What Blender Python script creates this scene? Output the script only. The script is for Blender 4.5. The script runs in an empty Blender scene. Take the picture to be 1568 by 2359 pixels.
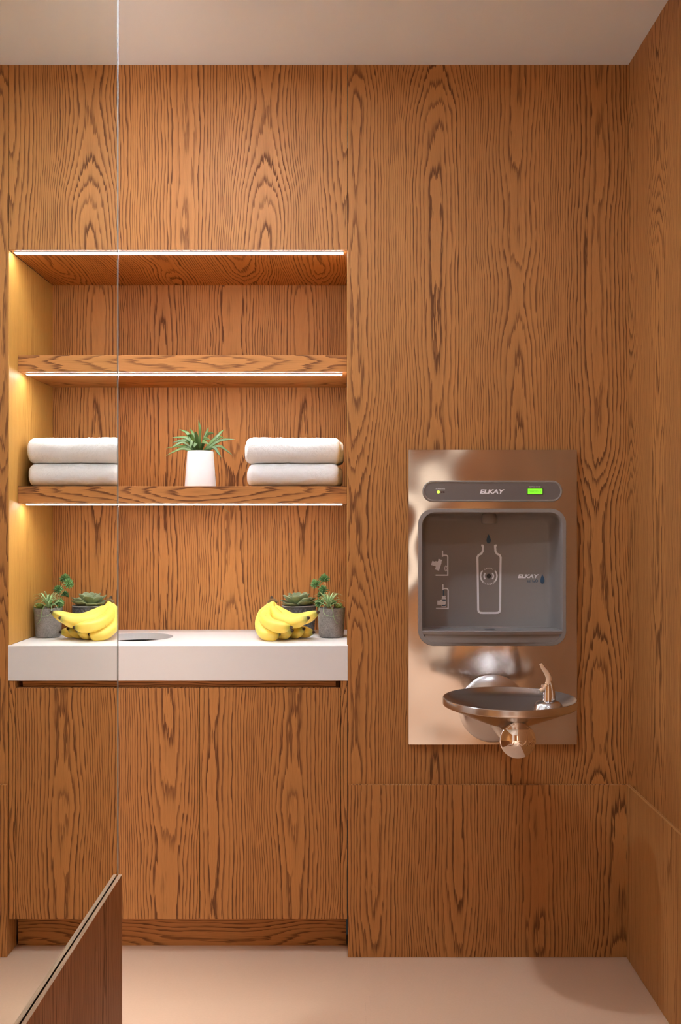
import bpy, bmesh, math, random
from mathutils import Vector, Matrix, noise as mnoise
from mathutils.geometry import tessellate_polygon

PI = math.pi
random.seed(7)
SC = bpy.context.scene
COL = SC.collection

# ------------------------------------------------------------------ measurements
S = 0.00121                  # metres per picture pixel on the back wall plane (y = 0)
F = 2222.0                   # focal length in pixels of the 1568 x 2359 frame
D = F * S                    # camera to wall
VX, VY = 800.0, 1205.0       # principal point in the frame
EYE = (2202 - VY) * S        # eye height above the floor
def X(px, y=0.0): return (px - VX) * (D + y) / F
def Z(py, y=0.0): return EYE - (py - VY) * (D + y) / F
def P(px, py, y=0.0): return Vector((X(px, y), y, Z(py, y)))

# ------------------------------------------------------------------ camera, world, exposure
cam_d = bpy.data.cameras.new('camera'); cam = bpy.data.objects.new('camera', cam_d); COL.objects.link(cam)
cam.location = (0, -D, EYE); cam.rotation_euler = (PI / 2, 0, 0)
cam_d.sensor_fit = 'HORIZONTAL'; cam_d.sensor_width = 36.0; cam_d.lens = 36.0 * F / 1568.0
cam_d.shift_x = -(VX - 784.0) / 1568.0; cam_d.shift_y = (VY - 1179.5) / 1568.0
cam_d.clip_start = 0.02
SC.camera = cam
w = bpy.data.worlds.new('world'); SC.world = w; w.use_nodes = True
w.node_tree.nodes['Background'].inputs[0].default_value = (1.0, 0.9, 0.8, 1)
w.node_tree.nodes['Background'].inputs[1].default_value = 0.02
SC.view_settings.view_transform = 'Standard'
SC.view_settings.look = 'None'
SC.view_settings.gamma = 1.0
SC.view_settings.use_curve_mapping = False
SC.view_settings.exposure = 0.0
SC.cycles.use_denoising = True
SC.cycles.max_bounces = 7
SC.cycles.diffuse_bounces = 4
SC.cycles.glossy_bounces = 5
SC.cycles.use_light_tree = False
SC.cycles.use_adaptive_sampling = True
SC.cycles.adaptive_threshold = 0.025
SC.cycles.time_limit = 1000.0
SC.cycles.caustics_reflective = False
SC.cycles.caustics_refractive = False
SC.cycles.sample_clamp_indirect = 80.0
# light strengths (the fixtures themselves are built further down)
LED_COLOR = (0.98, 0.99, 0.98, 1); LED_TOP = 62.0; LED_SHELF = 66.0
LAMP_COLOR = (0.87, 1.0, 1.13, 1)
# recessed wide-beam ceiling lamps, one washing the niche wall, one added to brighten the right floor: x, y, strength
LAMPS = [(-0.36, -0.76, 730.0), (0.40, -1.5, 300.0)]
# unseen narrow-beam ceiling lamps added for fill and floor bounce: x, y, watts, beam angle, softness
FILL_SPOTS = [(-1.4, -1.6, 313.5, 84, 0.75), (0.0, -3.2, 361.0, 84, 0.75), (-1.5, -3.2, 313.5, 84, 0.75), (-0.6, -4.6, 313.5, 84, 0.75), (-2.4, -4.6, 313.5, 84, 0.75)]
# unseen hanging lamps added as neutral fill light: x, y, z, strength
FILL_GLOBES = [(-1.75, -0.95, 1.95, 42.0), (-1.5, -4.4, 1.95, 30.0)]

# ------------------------------------------------------------------ materials
def new_mat(name):
    m = bpy.data.materials.new(name); m.use_nodes = True
    nt = m.node_tree; b = nt.nodes['Principled BSDF']
    return m, nt, b
def simple(name, col, rough=0.5, metal=0.0, emit=None, estr=0.0, **kw):
    m, nt, b = new_mat(name)
    b.inputs['Base Color'].default_value = (*col, 1); b.inputs['Roughness'].default_value = rough
    b.inputs['Metallic'].default_value = metal
    if emit: b.inputs['Emission Color'].default_value = (*emit, 1); b.inputs['Emission Strength'].default_value = estr
    for k, v in kw.items(): b.inputs[k.replace('_', ' ')].default_value = v
    return m
class NB:
    """tiny node helper"""
    def __init__(self, nt): self.nt = nt
    def n(self, t, **kw):
        nd = self.nt.nodes.new(t)
        for k, v in kw.items(): setattr(nd, k, v)
        return nd
    def _in(self, sock, v):
        if isinstance(v, (int, float)): sock.default_value = v
        elif isinstance(v, (tuple, list)): sock.default_value = v
        else: self.nt.links.new(v, sock)
    def m(self, op, a, b=0.0, c=0.0):
        nd = self.n('ShaderNodeMath', operation=op)
        self._in(nd.inputs[0], a); self._in(nd.inputs[1], b); self._in(nd.inputs[2], c)
        return nd.outputs[0]
    def xyz(self, x, y, z=0.0):
        nd = self.n('ShaderNodeCombineXYZ')
        for i, v in enumerate((x, y, z)): self._in(nd.inputs[i], v)
        return nd.outputs[0]
    def noise(self, vec, scale=1.0, detail=2.0, rough=0.5, dim='3D'):
        nd = self.n('ShaderNodeTexNoise', noise_dimensions=dim)
        self._in(nd.inputs['Vector'], vec)
        nd.inputs['Scale'].default_value = scale; nd.inputs['Detail'].default_value = detail; nd.inputs['Roughness'].default_value = rough
        return nd.outputs[0]
    def ramp(self, fac, stops, interp='LINEAR'):
        nd = self.n('ShaderNodeValToRGB'); cr = nd.color_ramp; cr.interpolation = interp
        while len(cr.elements) < len(stops): cr.elements.new(0.5)
        for e, (p, c) in zip(cr.elements, stops):
            e.position = p; e.color = (*c, 1) if len(c) == 3 else c
        self._in(nd.inputs[0], fac)
        return nd.outputs[0]
    def mix(self, fac, a, b, blend='MIX'):
        nd = self.n('ShaderNodeMix', data_type='RGBA', blend_type=blend)
        self._in(nd.inputs[0], fac)
        self._in(nd.inputs[6], a if not isinstance(a, tuple) else (*a[:3], 1)); self._in(nd.inputs[7], b if not isinstance(b, tuple) else (*b[:3], 1))
        return nd.outputs[2]
    def bump(self, h, strength=0.2, dist=0.001):
        nd = self.n('ShaderNodeBump'); self._in(nd.inputs['Height'], h)
        nd.inputs['Strength'].default_value = strength; nd.inputs['Distance'].default_value = dist
        return nd.outputs[0]

def oak(name, light, dark, leaf=0.225, dens=(40.0, 590.0), hamp=0.15, hfreq=1.05, contrast=1.0, rough=0.52, spec=0.3):
    """flat-cut oak veneer: growth rings r = sqrt(u^2 + h(v)^2) cut by the sheet, leaf after leaf"""
    m, nt, b = new_mat(name); q = NB(nt)
    uv = q.n('ShaderNodeUVMap'); uv.uv_map = 'grain'
    sp = q.n('ShaderNodeSeparateXYZ'); nt.links.new(uv.outputs[0], sp.inputs[0])
    u0, v = sp.outputs[0], sp.outputs[1]
    # slow sway of the whole sheet
    sway = q.noise(q.xyz(q.m('MULTIPLY', u0, 5.0), q.m('MULTIPLY', v, 3.0), 3.7), 1.0, 1.0)
    u = q.m('ADD', u0, q.m('MULTIPLY', q.m('SUBTRACT', sway, 0.5), 0.030))
    t = q.m('DIVIDE', u, leaf); k = q.m('FLOOR', t)
    f = q.m('MULTIPLY', q.m('SUBTRACT', q.m('SUBTRACT', t, k), 0.5), leaf)
    wn = q.n('ShaderNodeTexWhiteNoise', noise_dimensions='1D'); q._in(wn.inputs['W'], k)
    rnd = wn.outputs['Value']
    hn = q.noise(q.xyz(q.m('MULTIPLY', rnd, 57.0), q.m('MULTIPLY', v, hfreq), q.m('MULTIPLY', rnd, 2.0)), 1.0, 2.5, 0.45)
    h = q.m('MULTIPLY', q.m('SUBTRACT', hn, 0.47), hamp * 2)
    wig = q.noise(q.xyz(q.m('MULTIPLY', u0, 26.0), q.m('MULTIPLY', v, 7.5), rnd), 1.0, 2.0)
    r = q.m('SQRT', q.m('ADD', q.m('MULTIPLY', f, f), q.m('ADD', q.m('MULTIPLY', h, h), 0.000002)))
    r = q.m('ADD', r, q.m('MULTIPLY', q.m('SUBTRACT', wig, 0.5), 0.0095))
    fib = q.noise(q.xyz(q.m('MULTIPLY', u0, 270.0), q.m('MULTIPLY', v, 9.0), 0.0), 1.0, 2.0, 0.6)
    ph = q.m('ADD', q.m('MULTIPLY', r, dens[0]), q.m('MULTIPLY', q.m('MULTIPLY', r, r), dens[1]))
    gap = q.noise(q.xyz(q.m('MULTIPLY', u0, 55.0), q.m('MULTIPLY', v, 0.7), 1.7), 1.0, 0.0)
    ph = q.m('ADD', ph, q.m('MULTIPLY', gap, 0.8))
    cen = q.n('ShaderNodeClamp'); q._in(cen.inputs[0], q.m('SUBTRACT', 1.0, q.m('DIVIDE', q.m('ABSOLUTE', f), 0.075)))
    jit = q.m('MULTIPLY_ADD', cen.outputs[0], 0.75, 0.42)
    ph = q.m('ADD', q.m('ADD', ph, 20.0), q.m('MULTIPLY', q.m('SUBTRACT', fib, 0.5), jit))
    s = q.m('FRACT', ph)
    ring = q.n('ShaderNodeTexWhiteNoise', noise_dimensions='1D'); q._in(ring.inputs['W'], q.m('ADD', q.m('FLOOR', ph), q.m('MULTIPLY', k, 37.0)))
    line = q.ramp(s, [(0.0, (0.2, 0.2, 0.2)), (0.05, (1, 1, 1)), (0.17, (0.9, 0.9, 0.9)), (0.36, (0.16, 0.16, 0.16)), (0.7, (0.03, 0.03, 0.03)), (1.0, (0.0, 0.0, 0.0))])
    pore = q.noise(q.xyz(q.m('MULTIPLY', u0, 800.0), q.m('MULTIPLY', v, 20.0), 5.0), 1.0, 2.0, 0.65)
    lw = q.m('MULTIPLY', line, q.m('MULTIPLY', q.m('MULTIPLY_ADD', pore, 1.3, 0.42), q.m('MULTIPLY_ADD', ring.outputs['Value'], 0.6, 0.60)))
    lw = q.m('MULTIPLY', lw, contrast)
    # fine pores everywhere + tone drift
    tone = q.noise(q.xyz(q.m('MULTIPLY', u0, 9.0), q.m('MULTIPLY', v, 0.9), 9.0), 1.0, 1.0)
    fine = q.m('MULTIPLY', q.m('SUBTRACT', pore, 0.5), 0.5)
    fac = q.m('ADD', lw, q.m('ADD', fine, q.m('MULTIPLY', q.m('SUBTRACT', tone, 0.5), 0.25)))
    nd = q.n('ShaderNodeClamp'); q._in(nd.inputs[0], fac); nd.inputs[1].default_value = -0.2; nd.inputs[2].default_value = 1.0
    pale = tuple(min(1, c * 1.25) for c in light)
    colr = q.ramp(q.m('MULTIPLY_ADD', nd.outputs[0], 0.8333, 0.16667), [(0.0, pale), (0.1667, light), (1.0, dark)])
    nt.links.new(colr, b.inputs['Base Color'])
    b.inputs['Roughness'].default_value = rough
    b.inputs['Specular IOR Level'].default_value = spec
    nt.links.new(q.m('MULTIPLY_ADD', lw, 0.18, rough), b.inputs['Roughness'])
    return m

M = {}
M['oak'] = oak('oak_veneer', (0.495, 0.208, 0.058), (0.145, 0.049, 0.0125))
M['oak_low'] = M['oak']
M['oak_soft'] = oak('oak_veneer_plain', (0.50, 0.225, 0.066), (0.20, 0.072, 0.018), leaf=0.34, contrast=0.8, hamp=0.05)
M['oak_partition'] = oak('oak_veneer_deep', (0.36, 0.145, 0.045), (0.13, 0.045, 0.012), leaf=0.30, hamp=0.08)
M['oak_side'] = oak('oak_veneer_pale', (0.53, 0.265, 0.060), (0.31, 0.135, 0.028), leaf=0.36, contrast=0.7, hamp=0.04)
M['oak_lit_edge'] = oak('oak_lit_edge', (0.62, 0.40, 0.24), (0.42, 0.24, 0.12), contrast=0.4)  # pale sapwood, with lamp light from above put into the colour
M['dark'] = simple('shadow_gap', (0.02, 0.012, 0.008), 0.8)
M['counter'] = simple('solid_surface', (0.80, 0.765, 0.735), 0.38)
M['led'] = simple('led_diffuser_top', (1, 1, 1), 0.5, emit=LED_COLOR[:3], estr=LED_TOP)
M['led_shelf'] = simple('led_diffuser_shelf', (1, 1, 1), 0.5, emit=LED_COLOR[:3], estr=LED_SHELF)
M['alu'] = simple('aluminium', (0.75, 0.75, 0.75), 0.35, 1.0)
M['mirror'] = simple('mirror_silver', (0.955, 0.985, 0.955), 0.0, 1.0)
M['mirror_edge'] = simple('mirror_edge_glass', (0.42, 0.46, 0.45), 0.15, 0.0)

def ceiling_mat():
    m, nt, b = new_mat('ceiling_paint'); q = NB(nt)
    tc = q.n('ShaderNodeTexCoord')
    n = q.noise(tc.outputs['Object'], 260.0, 2.0)
    b.inputs['Base Color'].default_value = (0.84, 0.905, 0.965, 1); b.inputs['Roughness'].default_value = 0.85
    nt.links.new(q.bump(n, 0.15, 0.001), b.inputs['Normal']); return m
M['ceiling'] = ceiling_mat()
M['wall_white'] = simple('wall_paint', (0.84, 0.83, 0.82), 0.8)
def floor_mat():
    m, nt, b = new_mat('floor_vinyl'); q = NB(nt)
    tc = q.n('ShaderNodeTexCoord')
    n = q.noise(tc.outputs['Object'], 3.0, 4.0); n2 = q.noise(tc.outputs['Object'], 180.0, 2.0)
    c = q.mix(q.m('ADD', q.m('MULTIPLY', n, 0.6), q.m('MULTIPLY', n2, 0.4)), (0.64, 0.41, 0.265), (0.76, 0.50, 0.335))
    nt.links.new(c, b.inputs['Base Color']); b.inputs['Roughness'].default_value = 0.5
    b.inputs['Specular IOR Level'].default_value = 0.3
    nt.links.new(q.bump(n2, 0.08, 0.001), b.inputs['Normal']); return m
M['floor'] = floor_mat()
def steel_mat(name, rough, warp=0.0, col=(0.60, 0.56, 0.53), aniso=0.0):
    m, nt, b = new_mat(name); q = NB(nt)
    tc = q.n('ShaderNodeTexCoord'); o = tc.outputs['Object']
    sp = q.n('ShaderNodeSeparateXYZ'); nt.links.new(o, sp.inputs[0])
    br = q.noise(q.xyz(q.m('MULTIPLY', sp.outputs[0], 30.0), sp.outputs[1], q.m('MULTIPLY', sp.outputs[2], 2500.0)), 1.0, 2.0)
    b.inputs['Base Color'].default_value = (*col, 1); b.inputs['Metallic'].default_value = 1.0
    nt.links.new(q.m('MULTIPLY_ADD', br, 0.08, rough - 0.04), b.inputs['Roughness'])
    if warp:
        wv = q.noise(o, 3.4, 1.0)
        nt.links.new(q.bump(wv, 1.0, warp), b.inputs['Normal'])
    if aniso:
        b.inputs['Anisotropic'].default_value = aniso
        nt.links.new(q.xyz(0.0, 0.0, 1.0), b.inputs['Tangent'])
    return m
M['steel'] = steel_mat('brushed_steel', 0.125, 0.018, (0.54, 0.50, 0.47), 0.75)
M['steel_bowl'] = simple('satin_steel', (0.60, 0.57, 0.55), 0.24, 1.0)
M['chrome'] = simple('chrome', (0.80, 0.77, 0.75), 0.03, 1.0)
M['grey'] = simple('grey_plastic', (0.265, 0.232, 0.216), 0.42)
M['grey_rim'] = simple('grey_plastic_rim', (0.29, 0.255, 0.235), 0.38)
M['face'] = simple('grey_smoked_face', (0.17, 0.145, 0.135), 0.16)
M['print'] = simple('white_print', (0.88, 0.85, 0.87), 0.5)
M['navy'] = simple('navy_print', (0.035, 0.085, 0.15), 0.45)
M['black'] = simple('black_plastic', (0.012, 0.011, 0.011), 0.3)
M['lcd'] = simple('lcd_green', (0.1, 0.3, 0.02), 0.3, emit=(0.25, 0.95, 0.03), estr=0.95)
M['lcd_digit'] = simple('lcd_digit', (0.05, 0.25, 0.02), 0.4, emit=(0.12, 0.55, 0.02), estr=0.55)
M['indicator'] = simple('indicator_green', (0.2, 0.5, 0.05), 0.3, emit=(0.45, 1.0, 0.05), estr=2.6)
for k_ in ('lcd', 'lcd_digit', 'indicator'): M[k_].cycles.emission_sampling = 'NONE'   # too faint to light anything
M['red'] = simple('indicator_off', (0.06, 0.012, 0.01), 0.3)
M['guard'] = simple('flexible_guard', (0.88, 0.58, 0.36), 0.35)
M['pot_white'] = simple('white_ceramic', (0.80, 0.78, 0.775), 0.4)
M['soil'] = simple('soil', (0.045, 0.030, 0.02), 0.95)

def plant_mat(name, c1, c2, rough=0.45, scale=40.0, trans=0.0):
    m, nt, b = new_mat(name); q = NB(nt)
    tc = q.n('ShaderNodeTexCoord'); oi = q.n('ShaderNodeObjectInfo')
    n = q.noise(tc.outputs['Object'], scale, 2.0)
    f = q.m('ADD', q.m('MULTIPLY', n, 0.6), q.m('MULTIPLY', oi.outputs['Random'], 0.4))
    nt.links.new(q.mix(f, c1, c2), b.inputs['Base Color']); b.inputs['Roughness'].default_value = rough
    return m
M['agave'] = plant_mat('agave_leaf', (0.022, 0.062, 0.012), (0.125, 0.215, 0.042), 0.42)
M['echeveria'] = plant_mat('echeveria_leaf', (0.19, 0.245, 0.12), (0.36, 0.41, 0.25), 0.6)
M['airplant'] = plant_mat('air_plant_leaf', (0.20, 0.40, 0.15), (0.46, 0.62, 0.34), 0.5)
M['sedum'] = plant_mat('sedum_leaf', (0.06, 0.18, 0.055), (0.19, 0.38, 0.13), 0.5, 160.0)
M['stem'] = simple('plant_stem', (0.42, 0.25, 0.09), 0.7)
M['bean'] = plant_mat('bean_leaf', (0.17, 0.25, 0.04), (0.32, 0.40, 0.09), 0.4)

def speckle(name, c1, c2, scale, rough=0.8, bump=0.3):
    m, nt, b = new_mat(name); q = NB(nt)
    tc = q.n('ShaderNodeTexCoord')
    n = q.noise(tc.outputs['Object'], scale, 4.0, 0.7); n2 = q.noise(tc.outputs['Object'], scale * 0.12, 3.0)
    f = q.ramp(q.m('ADD', q.m('MULTIPLY', n, 0.65), q.m('MULTIPLY', n2, 0.35)), [(0.36, (0, 0, 0)), (0.64, (1, 1, 1))])
    nt.links.new(q.mix(f, c1, c2), b.inputs['Base Color']); b.inputs['Roughness'].default_value = rough
    nt.links.new(q.bump(n, bump, 0.001), b.inputs['Normal']); return m
M['concrete'] = speckle('concrete_pot', (0.135, 0.122, 0.115), (0.33, 0.305, 0.29), 330.0)
M['slate'] = speckle('slate_glaze', (0.085, 0.085, 0.095), (0.13, 0.128, 0.138), 90.0, 0.45, 0.1)
M['slate_rim'] = simple('slate_rim', (0.34, 0.33, 0.33), 0.5)

def banana_mat():
    m, nt, b = new_mat('banana_skin'); q = NB(nt)
    tc = q.n('ShaderNodeTexCoord'); uv = q.n('ShaderNodeUVMap'); uv.uv_map = 'grain'
    sp = q.n('ShaderNodeSeparateXYZ'); nt.links.new(uv.outputs[0], sp.inputs[0])
    v = sp.outputs[1]
    n = q.noise(tc.outputs['Object'], 26.0, 3.0)
    base = q.mix(n, (0.86, 0.58, 0.075), (0.95, 0.73, 0.15))
    green = q.ramp(v, [(0.0, (0.36, 0.36, 0.07)), (0.16, (0.88, 0.63, 0.08)), (0.88, (0.88, 0.63, 0.08)), (0.985, (0.36, 0.34, 0.05)), (1.0, (0.08, 0.045, 0.02))])
    gm = q.ramp(v, [(0.0, (1, 1, 1)), (0.16, (0, 0, 0)), (0.88, (0, 0, 0)), (0.96, (1, 1, 1))])
    c = q.mix(gm, base, green)
    sc = q.noise(tc.outputs['Object'], 120.0, 2.0, 0.6); sc2 = q.noise(tc.outputs['Object'], 18.0, 1.0)
    sm = q.m('MULTIPLY', q.m('GREATER_THAN', sc, 0.70), q.m('GREATER_THAN', sc2, 0.53))
    c = q.mix(q.m('MULTIPLY', sm, 0.75), c, (0.17, 0.075, 0.018))
    nt.links.new(c, b.inputs['Base Color']); b.inputs['Roughness'].default_value = 0.42
    b.inputs['Subsurface Weight'].default_value = 0.0
    return m
M['banana'] = banana_mat()
M['banana_tip'] = simple('banana_tip', (0.045, 0.026, 0.014), 0.8)
M['banana_crown'] = speckle('banana_crown', (0.06, 0.03, 0.012), (0.22, 0.13, 0.05), 130.0, 0.8)
def terry():
    m, nt, b = new_mat('terry_cloth'); q = NB(nt)
    tc = q.n('ShaderNodeTexCoord')
    n = q.noise(tc.outputs['Object'], 420.0, 3.0, 0.7); n2 = q.noise(tc.outputs['Object'], 60.0, 3.0)
    nt.links.new(q.mix(n, (0.70, 0.68, 0.655), (0.84, 0.82, 0.80)), b.inputs['Base Color']); b.inputs['Roughness'].default_value = 0.95
    b.inputs['Sheen Weight'].default_value = 0.3
    nt.links.new(q.bump(q.m('ADD', q.m('MULTIPLY', n, 0.6), n2), 0.7, 0.003), b.inputs['Normal']); return m
M['terry'] = terry()

# ------------------------------------------------------------------ mesh helpers
ORG = {}
def thing(name, loc, label=None, cat=None, group=None, kind=None):
    o = bpy.data.objects.new(name, None); COL.objects.link(o); o.location = loc; o.empty_display_size = 0.05
    ORG[o.name] = Vector(loc)
    tag(o, label, cat, group, kind); return o
def tag(o, label=None, cat=None, group=None, kind=None):
    if label: o['label'] = label
    if cat: o['category'] = cat
    if group: o['group'] = group
    if kind: o['kind'] = kind
    return o
def emit(name, verts, faces, mat, parent=None, smooth=False, origin=None, uvs=None, grain=None, off=(0, 0), auto=None):
    """world-space verts -> one mesh object. uvs: per-vertex list; grain: axis letter for box-projected wood uv"""
    if parent is not None: org = ORG[parent.name]
    else: org = Vector(origin) if origin is not None else Vector((0, 0, 0))
    me = bpy.data.meshes.new(name)
    me.from_pydata([Vector(v) - org for v in verts], [], [tuple(f) for f in faces])
    me.update()
    if grain or uvs:
        ul = me.uv_layers.new(name='grain')
        for p in me.polygons:
            n = p.normal; a = max(range(3), key=lambda i: abs(n[i]))
            for li in p.loop_indices:
                vi = me.loops[li].vertex_index
                if uvs: ul.data[li].uv = uvs[vi]; continue
                co = verts[vi]
                al = 'xyz'.index(grain)
                if a == al:                    # end grain
                    others = [i for i in range(3) if i != al]; u_, v_ = co[others[0]], co[others[1]] * 0.15
                else:
                    ac = [i for i in range(3) if i != al and i != a][0]; u_, v_ = co[ac], co[al]
                ul.data[li].uv = (u_ + off[0], v_ + off[1])
    if smooth:
        for p in me.polygons: p.use_smooth = True
    if mat: me.materials.append(mat)
    o = bpy.data.objects.new(name, me); COL.objects.link(o)
    if parent is not None: o.parent = parent
    else: o.location = org
    ORG[o.name] = org
    if auto:
        me.shade_smooth() if hasattr(me, 'shade_smooth') else None
        try: me.set_sharp_from_angle(angle=auto)
        except Exception: pass
    return o
def box_geo(x0, x1, y0, y1, z0, z1, bevel=0.0, seg=2):
    bm = bmesh.new(); bmesh.ops.create_cube(bm, size=1.0)
    for v in bm.verts:
        v.co = Vector(((x0 + x1) / 2 + v.co.x * (x1 - x0), (y0 + y1) / 2 + v.co.y * (y1 - y0), (z0 + z1) / 2 + v.co.z * (z1 - z0)))
    if bevel: bmesh.ops.bevel(bm, geom=list(bm.edges), offset=bevel, segments=seg, affect='EDGES', profile=0.5)
    bmesh.ops.recalc_face_normals(bm, faces=bm.faces)
    bm.verts.index_update()
    vs = [v.co.copy() for v in bm.verts]; fs = [[v.index for v in f.verts] for f in bm.faces]; bm.free()
    return vs, fs
def box(name, x0, x1, y0, y1, z0, z1, mat, parent=None, grain='z', off=(0, 0), bevel=0.0008, seg=1, **kw):
    vs, fs = box_geo(min(x0, x1), max(x0, x1), min(y0, y1), max(y0, y1), min(z0, z1), max(z0, z1), bevel, seg)
    return emit(name, vs, fs, mat, parent, grain=grain, off=off, **kw)
def plate(name, outer, inner, y0, y1, mat, parent, grain='z', off=(0, 0), **kw):
    """plate in the xz plane with a hole; outer/inner are lists of (x, z)"""
    return slab(name, [(a, b) for a, b in outer], [[(a, b) for a, b in i] for i in inner], lambda a, b, c: (a, c, b), y0, y1, mat, parent, grain, off, **kw)
def slab(name, outer, holes, fmap, c0, c1, mat, parent, grain=None, off=(0, 0), **kw):
    loops = [outer] + holes
    flat = [p for l in loops for p in l]; n = len(flat)
    tris = tessellate_polygon([[Vector((p[0], p[1], 0)) for p in l] for l in loops])
    vs = [Vector(fmap(p[0], p[1], c0)) for p in flat] + [Vector(fmap(p[0], p[1], c1)) for p in flat]
    fs = [tuple(t) for t in tris] + [tuple(i + n for i in reversed(t)) for t in tris]
    s = 0
    for l in loops:
        m = len(l)
        for i in range(m):
            j = (i + 1) % m; fs.append((s + i, s + j, s + j + n, s + i + n))
        s += m
    bm = bmesh.new(); bv = [bm.verts.new(v) for v in vs]
    for f in fs:
        try: bm.faces.new([bv[i] for i in f])
        except ValueError: pass
    bmesh.ops.recalc_face_normals(bm, faces=bm.faces); bm.verts.index_update()
    fs = [[v.index for v in f.verts] for f in bm.faces]; bm.free()
    return emit(name, vs, fs, mat, parent, grain=grain, off=off, **kw)
def rrect(x0, x1, z0, z1, r, seg=8):
    pts = []
    for cx, cz, a0 in ((x1 - r, z1 - r, 0), (x0 + r, z1 - r, PI / 2), (x0 + r, z0 + r, PI), (x1 - r, z0 + r, 1.5 * PI)):
        for i in range(seg + 1):
            a = a0 + PI / 2 * i / seg; pts.append((cx + r * math.cos(a), cz + r * math.sin(a)))
    return pts
def loft(name, loops, mat, parent, cap0=False, cap1=False, smooth=True, auto=None, uvs=None, flip=False):
    vs = []; fs = []; n = len(loops[0])
    for l in loops: vs += [Vector(p) for p in l]
    for k in range(len(loops) - 1):
        for i in range(n):
            j = (i + 1) % n; f = (k * n + i, k * n + j, (k + 1) * n + j, (k + 1) * n + i); fs.append(f[::-1] if flip else f)
    if cap0: f = tuple(range(n)); fs.append(f if flip else f[::-1])
    if cap1: f = tuple((len(loops) - 1) * n + i for i in range(n)); fs.append(f[::-1] if flip else f)
    return emit(name, vs, fs, mat, parent, smooth=smooth, auto=auto, uvs=uvs)
def lathe(name, prof, c, mat, parent, seg=48, axis='z', auto=0.6, wob=None):
    """prof: list of (r, t) along the axis from centre c"""
    vs = []; fs = []; rows = []
    for r, t in prof:
        row = []
        if r < 1e-6:
            row = [len(vs)]; vs.append((0, 0, t))
        else:
            for i in range(seg):
                a = 2 * PI * i / seg; rr = r + (wob(a, t) if wob else 0)
                row.append(len(vs)); vs.append((rr * math.cos(a), rr * math.sin(a), t))
        rows.append(row)
    for a, b in zip(rows, rows[1:]):
        for i in range(seg):
            j = (i + 1) % seg
            if len(a) == 1 and len(b) == 1: continue
            if len(a) == 1: fs.append((a[0], b[j], b[i])[::-1])
            elif len(b) == 1: fs.append((a[i], a[j], b[0]))
            else: fs.append((a[i], a[j], b[j], b[i]))
    c = Vector(c)
    if axis == 'z': W = [c + Vector(v) for v in vs]
    elif axis == '-y': W = [c + Vector((v[0], -v[2], v[1])) for v in vs]
    return emit(name, W, fs, mat, parent, smooth=True, auto=auto)
def bez(pts, n):
    """Catmull-Rom through pts"""
    P_ = [Vector(p) for p in pts]; P_ = [P_[0] * 2 - P_[1]] + P_ + [P_[-1] * 2 - P_[-2]]
    out = []; m = len(P_) - 3
    for k in range(n + 1):
        t = k / n * m; i = min(int(t), m - 1); t -= i
        a, b, c, d = P_[i:i + 4]
        out.append(0.5 * ((2 * b) + (c - a) * t + (2 * a - 5 * b + 4 * c - d) * t * t + (3 * b - a - 3 * c + d) * t ** 3))
    return out
def sweep(name, path, rad, mat, parent, seg=10, shape=None, up=Vector((0, 0, 1)), cap=True, uv=False, smooth=True, auto=None):
    """tube along path; rad(t) -> radius or (rx, ry); shape(a) radial factor"""
    n = len(path); loops = []; uvs = []
    prev = None
    for i, p in enumerate(path):
        t = (path[min(i + 1, n - 1)] - path[max(i - 1, 0)]).normalized()
        if prev is None:
            s = t.cross(up)
            if s.length < 1e-4: s = t.cross(Vector((1, 0, 0)))
            s.normalize()
        else:
            s = (prev - t * prev.dot(t)).normalized()
        prev = s; b = s.cross(t)
        r = rad(i / (n - 1)); rx, ry = r if isinstance(r, tuple) else (r, r)
        l = []
        for k in range(seg):
            a = 2 * PI * k / seg; f = shape(a) if shape else 1.0
            l.append(p + s * (rx * f * math.cos(a)) + b * (ry * f * math.sin(a)))
            uvs.append((k / seg, i / (n - 1)))
        loops.append(l)
    return loft(name, loops, mat, parent, cap, cap, smooth, auto, uvs if uv else None)
def leaf(name, pts, width, mat, parent, n=10, thick=0.0012, fold=0.35, shape=None, side=None):
    """pointed leaf following pts, shallow V section, with thickness"""
    path = bez(pts, n); loops = []
    for i, p in enumerate(path):
        t = i / n
        d = (path[min(i + 1, n)] - path[max(i - 1, 0)]).normalized()
        if side is not None: s = (side - d * side.dot(d)).normalized()
        else:
            s = d.cross(Vector((0, 0, 1)))
            if s.length < 0.05: s = d.cross(Vector((0, 1, 0)))
            s.normalize()
        up = s.cross(d)
        if up.z < 0 and side is None: up = -up
        wd = width * (shape(t) if shape else max(0.03, (math.sin(PI * min(1, 0.28 + 0.72 * t)) ** 0.8)))
        th = max(0.15, 1 - t * 0.85) * thick
        loops.append([p - s * wd + up * (fold * wd), p - s * wd * 0.5 + up * (fold * 0.35 * wd + th), p + up * th, p + s * wd * 0.5 + up * (fold * 0.35 * wd + th), p + s * wd + up * (fold * wd),
                      p + s * wd * 0.5 - up * (th - fold * 0.3 * wd), p - up * th, p - s * wd * 0.5 - up * (th - fold * 0.3 * wd)])
    return loft(name, loops, mat, parent, True, True)
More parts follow.
